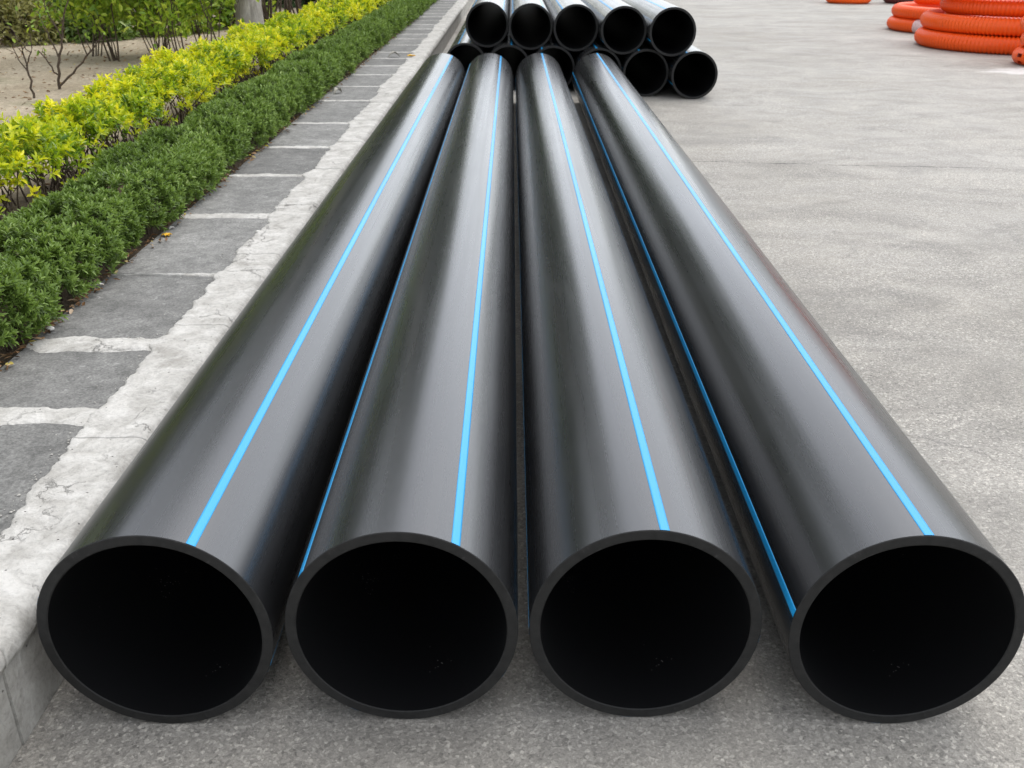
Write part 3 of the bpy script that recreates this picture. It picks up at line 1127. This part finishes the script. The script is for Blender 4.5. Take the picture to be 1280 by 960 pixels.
# dense bushes behind the bare soil
bush((-6.25, 12.9), 0.62, 0.5, 0.62, 'leaf_olive', 2600, 0.075, 'round olive-brown dry bush beyond the bare soil', 'dry_bush', 0.5)
bush((-7.2, 12.7), 0.55, 0.5, 0.55, 'leaf_olive', 1800, 0.075, 'smaller olive-brown dry bush beside the round olive one', 'dry_bush', 0.42)
bush((-5.5, 13.4), 0.5, 0.5, 0.95, 'leaf_green', 2600, 0.10, 'dense dark green bush beside the olive dry bush', 'green_bush', 0.55)
bush((-6.35, 14.3), 0.8, 0.5, 1.1, 'leaf_lime', 2400, 0.12, 'bright green bush rising behind the olive dry bush', 'green_bush', 0.55)
bush((-5.0, 14.3), 0.75, 0.5, 1.0, 'leaf_lime', 2600, 0.11, 'lime green bush behind the leggy shrubs and dark green bush', 'green_bush', 0.5)
bush((-4.2, 15.2), 0.6, 0.5, 0.9, 'leaf_lime', 1800, 0.11, 'lime green bush farther back, behind the stems of the leggy shrubs', 'green_bush', 0.55)
bush((-4.1, 20.5), 0.9, 0.7, 1.3, 'leaf_tree', 2200, 0.16, 'dark bush far behind the pale tree trunk', 'dark_bush', 0.3)
for i, (x, y) in enumerate(((-3.35, 14.2), (-3.2, 15.6), (-3.75, 17.0), (-3.1, 17.4))):
    shrub((x, y), 8, 1.2, 0.18, 'leaf_tree', 70, 0.11, ['dark twiggy shrub just beyond the pale tree trunk', 'second dark twiggy shrub beyond the pale tree trunk', 'third dark twiggy shrub beyond the pale tree trunk', 'fourth dark twiggy shrub beyond the pale tree trunk'][i],
          'dark twiggy shrubs beyond the tree', 0.5, bias=0.3, thick=0.02)


# ------------------------------------------------------------------ orange corrugated hose coils
def loop_mesh(Rr, r, pitch=0.052, sides=14, holes=False, a0=0.0, a1=2 * math.pi, corr=0.10):
    nr = int(abs(a1 - a0) * Rr / pitch)
    n = nr * 4
    prof = [0.0, 1.0, 1.0, 0.0]
    V, F = [], []
    closed = abs(a1 - a0) > 6.28
    m = n if closed else n + 1
    for i in range(m):
        a = a0 + (a1 - a0) * i / n
        rr = r * (1 - corr * (1 - prof[i % 4]))
        for s in range(sides):
            b = 2 * math.pi * s / sides
            rad = Rr + rr * math.cos(b)
            V.append((rad * math.cos(a), rad * math.sin(a), rr * math.sin(b)))
    for i in range(n):
        i2 = (i + 1) % m
        for s in range(sides):
            if holes and (i % 16) in (4, 5, 6, 7, 8, 9) and (s + (i // 16) % 2) % 4 in (0,):
                continue
            s2 = (s + 1) % sides
            F.append((i * sides + s, i2 * sides + s, i2 * sides + s2, i * sides + s2))
    if not closed:
        F.append(tuple(range(sides)))
        F.append(tuple((m - 1) * sides + s for s in reversed(range(sides))))
    me = bpy.data.meshes.new('hose_loop')
    me.from_pydata(V, [], F)
    me.polygons.foreach_set('use_smooth', [True] * len(F))
    me.materials.append(M['hose'])
    return me


def coil(loc, r, layers, label, group='orange hose coils in the yard', name='hose_coil', rz=0.0):
    """layers: list of (mesh, dx, dy, lift factor)"""
    root = empty(name, (loc[0], loc[1], 0.0), rz)
    tag(root, label, 'hose coil', group)
    for me, dx, dy, z, tx, ty in layers:
        o = bpy.data.objects.new('hose_loop', me)
        COL.objects.link(o)
        o.parent = root
        o.location = (dx, dy, z)
        o.rotation_euler = (tx, ty, random.uniform(0, 6.28))
    return root


HR = 0.118
big = loop_mesh(1.20, HR)
mid_ = loop_mesh(1.02, HR)
inn = loop_mesh(0.93, HR)
st = 2 * HR * 0.965
lay = [(big, 0, 0, HR), (big, 0.06, 0.03, HR + st), (mid_, 0.10, -0.02, HR + 2 * st), (big, 0.07, 0.05, HR + 3 * st), (mid_, 0.02, 0.0, HR + 4 * st),
       (inn, 0.03, 0.01, HR), (inn, 0.07, 0.02, HR + st)]
coilB = coil((7.24, 14.85), HR, [(m_, dx, dy, z, random.uniform(-0.004, 0.004), random.uniform(-0.004, 0.004)) for m_, dx, dy, z in lay],
             'tall stack of thick orange corrugated hose coiled on the concrete')
r2 = 0.105
c2 = loop_mesh(1.10, r2)
c3 = loop_mesh(0.88, r2)
st2_ = 2 * r2 * 0.965
coilA = coil((7.66, 17.55), r2, [(c2, 0, 0, r2, 0, 0), (c2, 0.05, 0.0, r2 + st2_, 0, 0), (c3, 0.16, 0.0, r2 + 2 * st2_, 0, 0), (c3, 0.0, 0.0, r2, 0, 0)],
             'lower orange hose coil with white and pink tape behind the tall coil')
# wrapped tape on the lower coil
M['tape'] = mat_plain('pale_pink_tape', (0.72, 0.52, 0.50), 0.4, 0.35, 60)
a0 = R(216)
me = loop_mesh(1.10, r2 + 0.006, 0.046, 14, False, a0 - 0.13, a0 + 0.13, 0.0)
me.materials.clear()
me.materials.append(M['tape'])
o = bpy.data.objects.new('tape', me)
COL.objects.link(o)
o.parent = coilA
o.location = (0, 0, r2)
# far coils, only their feet reach into the view
far_ = loop_mesh(0.42, 0.12, 0.06, 12)
coil((8.15, 25.2), 0.12, [(far_, 0, 0, 0.12, 0, 0), (far_, 0.03, 0.02, 0.352, 0, 0)], 'far low orange hose coil near dark bundles across the yard')
M['dark_hose'] = mat_plain('dark_red_black_hose', (0.10, 0.018, 0.016), 0.5, 0.4, 8)
farD = loop_mesh(0.42, 0.12, 0.06, 12)
farD.materials.clear()
farD.materials.append(M['dark_hose'])
coil((9.55, 25.2), 0.12, [(farD, 0, 0, 0.12, 0, 0), (farD, 0.0, 0.02, 0.352, 0, 0)], 'dark maroon hose coil beside the far orange coil')
# perforated drain hose in front of the tall coil
perf = loop_mesh(0.42, 0.10, 0.05, 14, True, corr=0.03)
perf2 = loop_mesh(0.40, 0.10, 0.05, 14, True, corr=0.03)
pc = coil((6.78, 12.62), 0.10, [(perf, 0, 0, 0.10, 0, 0), (perf2, 0.05, 0.02, 0.293, 0, 0), (perf, 0.02, 0.0, 0.486, 0, 0)], 'small coil of perforated orange drain hose in front of the tall coil', name='drain_hose_coil')

# ------------------------------------------------------------------ litter
n = 900
yy = 1.5 + 16 * rng.random(n) ** 1.6
P = np.stack([-1.562 + rng.normal(0, 0.02, n), yy, np.full(n, 0.0)], 1)
P[:, 2] = np.where(P[:, 0] > -1.575, SLAB_Z + 0.006, SOIL_Z + 0.022) + rng.uniform(0, 0.006, n)
D = rng.normal(0, 1, (n, 3)) * np.array([1, 1, 0.2])
U = np.array([[0, 0, 1.0]]) + rng.normal(0, 0.35, (n, 3))
lit = leaves_obj('leaf_litter', P, D, U, rng.uniform(0.012, 0.04, n), rng.uniform(0.007, 0.016, n), rng.random(n), 'leaf_dead', None, 0.1)
tag(lit, 'brown leaf litter between hedge and pavement slabs', 'leaf litter')
n = 2600
P = np.stack([rng.uniform(-9, -2.5, n), rng.uniform(3, 16, n), np.zeros(n)], 1)
P[:, 2] = [soil_z(p[0], p[1]) + 0.012 for p in P]
D = rng.normal(0, 1, (n, 3)) * np.array([1, 1, 0.15])
U = np.array([[0, 0, 1.0]]) + rng.normal(0, 0.3, (n, 3))
lit = leaves_obj('soil_litter', P, D, U, rng.uniform(0.02, 0.06, n), rng.uniform(0.01, 0.025, n), rng.random(n), 'leaf_dead', None, 0.15)
tag(lit, 'dry leaves strewn over the bare garden soil', 'leaf litter')


def stones(name, pts, sizes, mat, label, cat):
    V, F = [], []
    ico = [(0, 0, 1), (0.9, 0, 0.2), (0.28, 0.85, 0.25), (-0.72, 0.5, 0.2), (-0.72, -0.5, 0.25), (0.28, -0.85, 0.2), (0, 0, -0.5)]
    fc = [(0, 1, 2), (0, 2, 3), (0, 3, 4), (0, 4, 5), (0, 5, 1), (6, 2, 1), (6, 3, 2), (6, 4, 3), (6, 5, 4), (6, 1, 5)]
    for p, s in zip(pts, sizes):
        a = random.uniform(0, 6.28)
        b = len(V)
        sx, sy, sz = s * random.uniform(0.7, 1.3), s * random.uniform(0.7, 1.3), s * random.uniform(0.5, 0.9)
        for v in ico:
            x, y = v[0] * sx, v[1] * sy
            V.append((p[0] + x * math.cos(a) - y * math.sin(a) + random.gauss(0, s * 0.08), p[1] + x * math.sin(a) + y * math.cos(a), p[2] + v[2] * sz + 0.35 * sz))
        F += [tuple(b + i for i in f) for f in fc]
    o = mesh_obj(name, V, F, mat)
    tag(o, label, cat, kind='stuff')
    return o


M['grit'] = mat_plain('pale_grit', (0.33, 0.31, 0.275), 0.85, 0.5, 30)
pts = [(-0.955 + abs(random.gauss(0, 0.05)), 1.25 + random.random() ** 1.5 * 1.6, 0.0) for _ in range(260)]
pts += [(random.uniform(-1, 1.7), random.uniform(1.2, 1.6), 0.0) for _ in range(60)]
pts += [(random.uniform(0.9, 5), random.uniform(1.6, 9), 0.0) for _ in range(200)]
stones('grit', pts, [random.uniform(0.0012, 0.0042) for _ in pts], 'grit', 'fine pale grit along the foot of the kerb', 'grit')

M['crumb'] = mat_plain('mortar_crumb', (0.40, 0.38, 0.34), 0.9, 0.3, 30)
pts = [(-1.14 - abs(random.gauss(0, 0.035)), 1.5 + random.random() ** 1.6 * 9, SLAB_Z + 0.001) for _ in range(420)]
pts += [(random.uniform(-1.55, -1.15), random.choice(joints[4:14]) + random.gauss(0, 0.09), SLAB_Z + 0.001) for _ in range(160)]
stones('mortar_crumbs', pts, [0.001 + 0.0032 * random.random() ** 2.5 for _ in pts], 'crumb', 'white mortar crumbs scattered on the pavement slabs', 'mortar crumbs')

# single things lying on the pavement
M['petal_yellow'] = mat_plain('yellow_petal', (0.80, 0.48, 0.02), 0.5, 0.15)
M['petal_white'] = mat_plain('white_petal', (0.75, 0.72, 0.66), 0.6, 0.12)
M['dry_leaf'] = mat_plain('grey_dry_leaf', (0.36, 0.34, 0.29), 0.8, 0.25)


def petal_thing(name, loc, k, L, W, mat, label, cat, up=0.35):
    root = empty(name, loc)
    tag(root, label, cat)
    for i in range(k):
        a = 6.28 * i / k + random.uniform(-0.3, 0.3)
        V, F = leaf_arrays(np.zeros((1, 3)), np.array([[math.cos(a), math.sin(a), up]]), np.array([[-math.cos(a) * up, -math.sin(a) * up, 1.0]]), L * random.uniform(0.8, 1.1), W)
        np_mesh('petal', V, F, mat, root, True)
    return root


petal_thing('fallen_blossom', (-1.52, 4.15, SLAB_Z + 0.003), 7, 0.026, 0.018, 'petal_yellow', 'yellow fallen blossom on the slab edge beside the hedge', 'blossom')
petal_thing('fallen_blossom', (-1.11, 11.15, 0.258), 6, 0.06, 0.04, 'petal_yellow', 'yellow-orange blossom lying on the kerb by the pipe ends', 'blossom')


def curled_leaf(loc, L, W, rz, mat, label, cat='leaf', arch=0.35, name='dry_leaf'):
    V, F = [], []
    nu, nv = 10, 4
    for i in range(nu + 1):
        f = i / nu
        w = W * math.sin(math.pi * min(max(f, 0.04), 0.97)) ** 0.7
        for j in range(nv + 1):
            g = j / nv * 2 - 1
            V.append((L * (f - 0.5), w * g * 0.5, arch * L * math.sin(math.pi * f) + 0.25 * w * g * g + 0.002))
    for i in range(nu):
        for j in range(nv):
            a = i * (nv + 1) + j
            F.append((a, a + nv + 1, a + nv + 2, a + 1))
    o = mesh_obj(name, V, F, mat, None, True)
    o.location = loc
    o.rotation_euler = (0, 0, rz)
    md = o.modifiers.new('thickness', 'SOLIDIFY')
    md.thickness = 0.0015
    tag(o, label, cat)
    return o


curled_leaf((-1.30, 11.2, SLAB_Z + 0.002), 0.13, 0.07, 0.4, 'dry_leaf', 'curled grey dry leaf on a slab near the yellow blossom', arch=0.3)
curled_leaf((-1.47, 8.45, SLAB_Z + 0.002), 0.12, 0.045, 1.2, 'dry_leaf', 'narrow curled dry leaf on a slab against the hedge', arch=0.3)
curled_leaf((-1.535, 4.26, SLAB_Z + 0.002), 0.03, 0.014, 1.0, 'petal_white', 'small white petal beside the yellow fallen blossom', 'petal', 0.2, 'white_petal')
curled_leaf((-1.565, 3.47, SLAB_Z + 0.004), 0.05, 0.016, 0.5, 'petal_white', 'pale chip of bark on the slab edge by the hedge', 'bark chip', 0.05, 'bark_chip')
for (x, y, s, lab) in ((-1.545, 3.02, 0.012, 'white pebble beside the broad mortar joint'), (-1.13, 4.2, 0.010, 'white crumb of mortar where slab meets the cement capping')):
    V, F = [], []
    nu, nv = 8, 6
    for i in range(nv + 1):
        ph = math.pi * i / nv
        for j in range(nu):
            th = 2 * math.pi * j / nu
            rr = s * (1 + 0.2 * noise.noise(Vector((math.cos(th) + x, math.sin(th), ph))))
            V.append((rr * 1.2 * math.sin(ph) * math.cos(th), rr * math.sin(ph) * math.sin(th), rr * 0.6 * (1 - math.cos(ph))))
    for i in range(nv):
        for j in range(nu):
            F.append((i * nu + j, i * nu + (j + 1) % nu, (i + 1) * nu + (j + 1) % nu, (i + 1) * nu + j))
    o = mesh_obj('pebble', V, F, 'petal_white', None, True)
    o.location = (x, y, SLAB_Z)
    tag(o, lab, 'pebble')
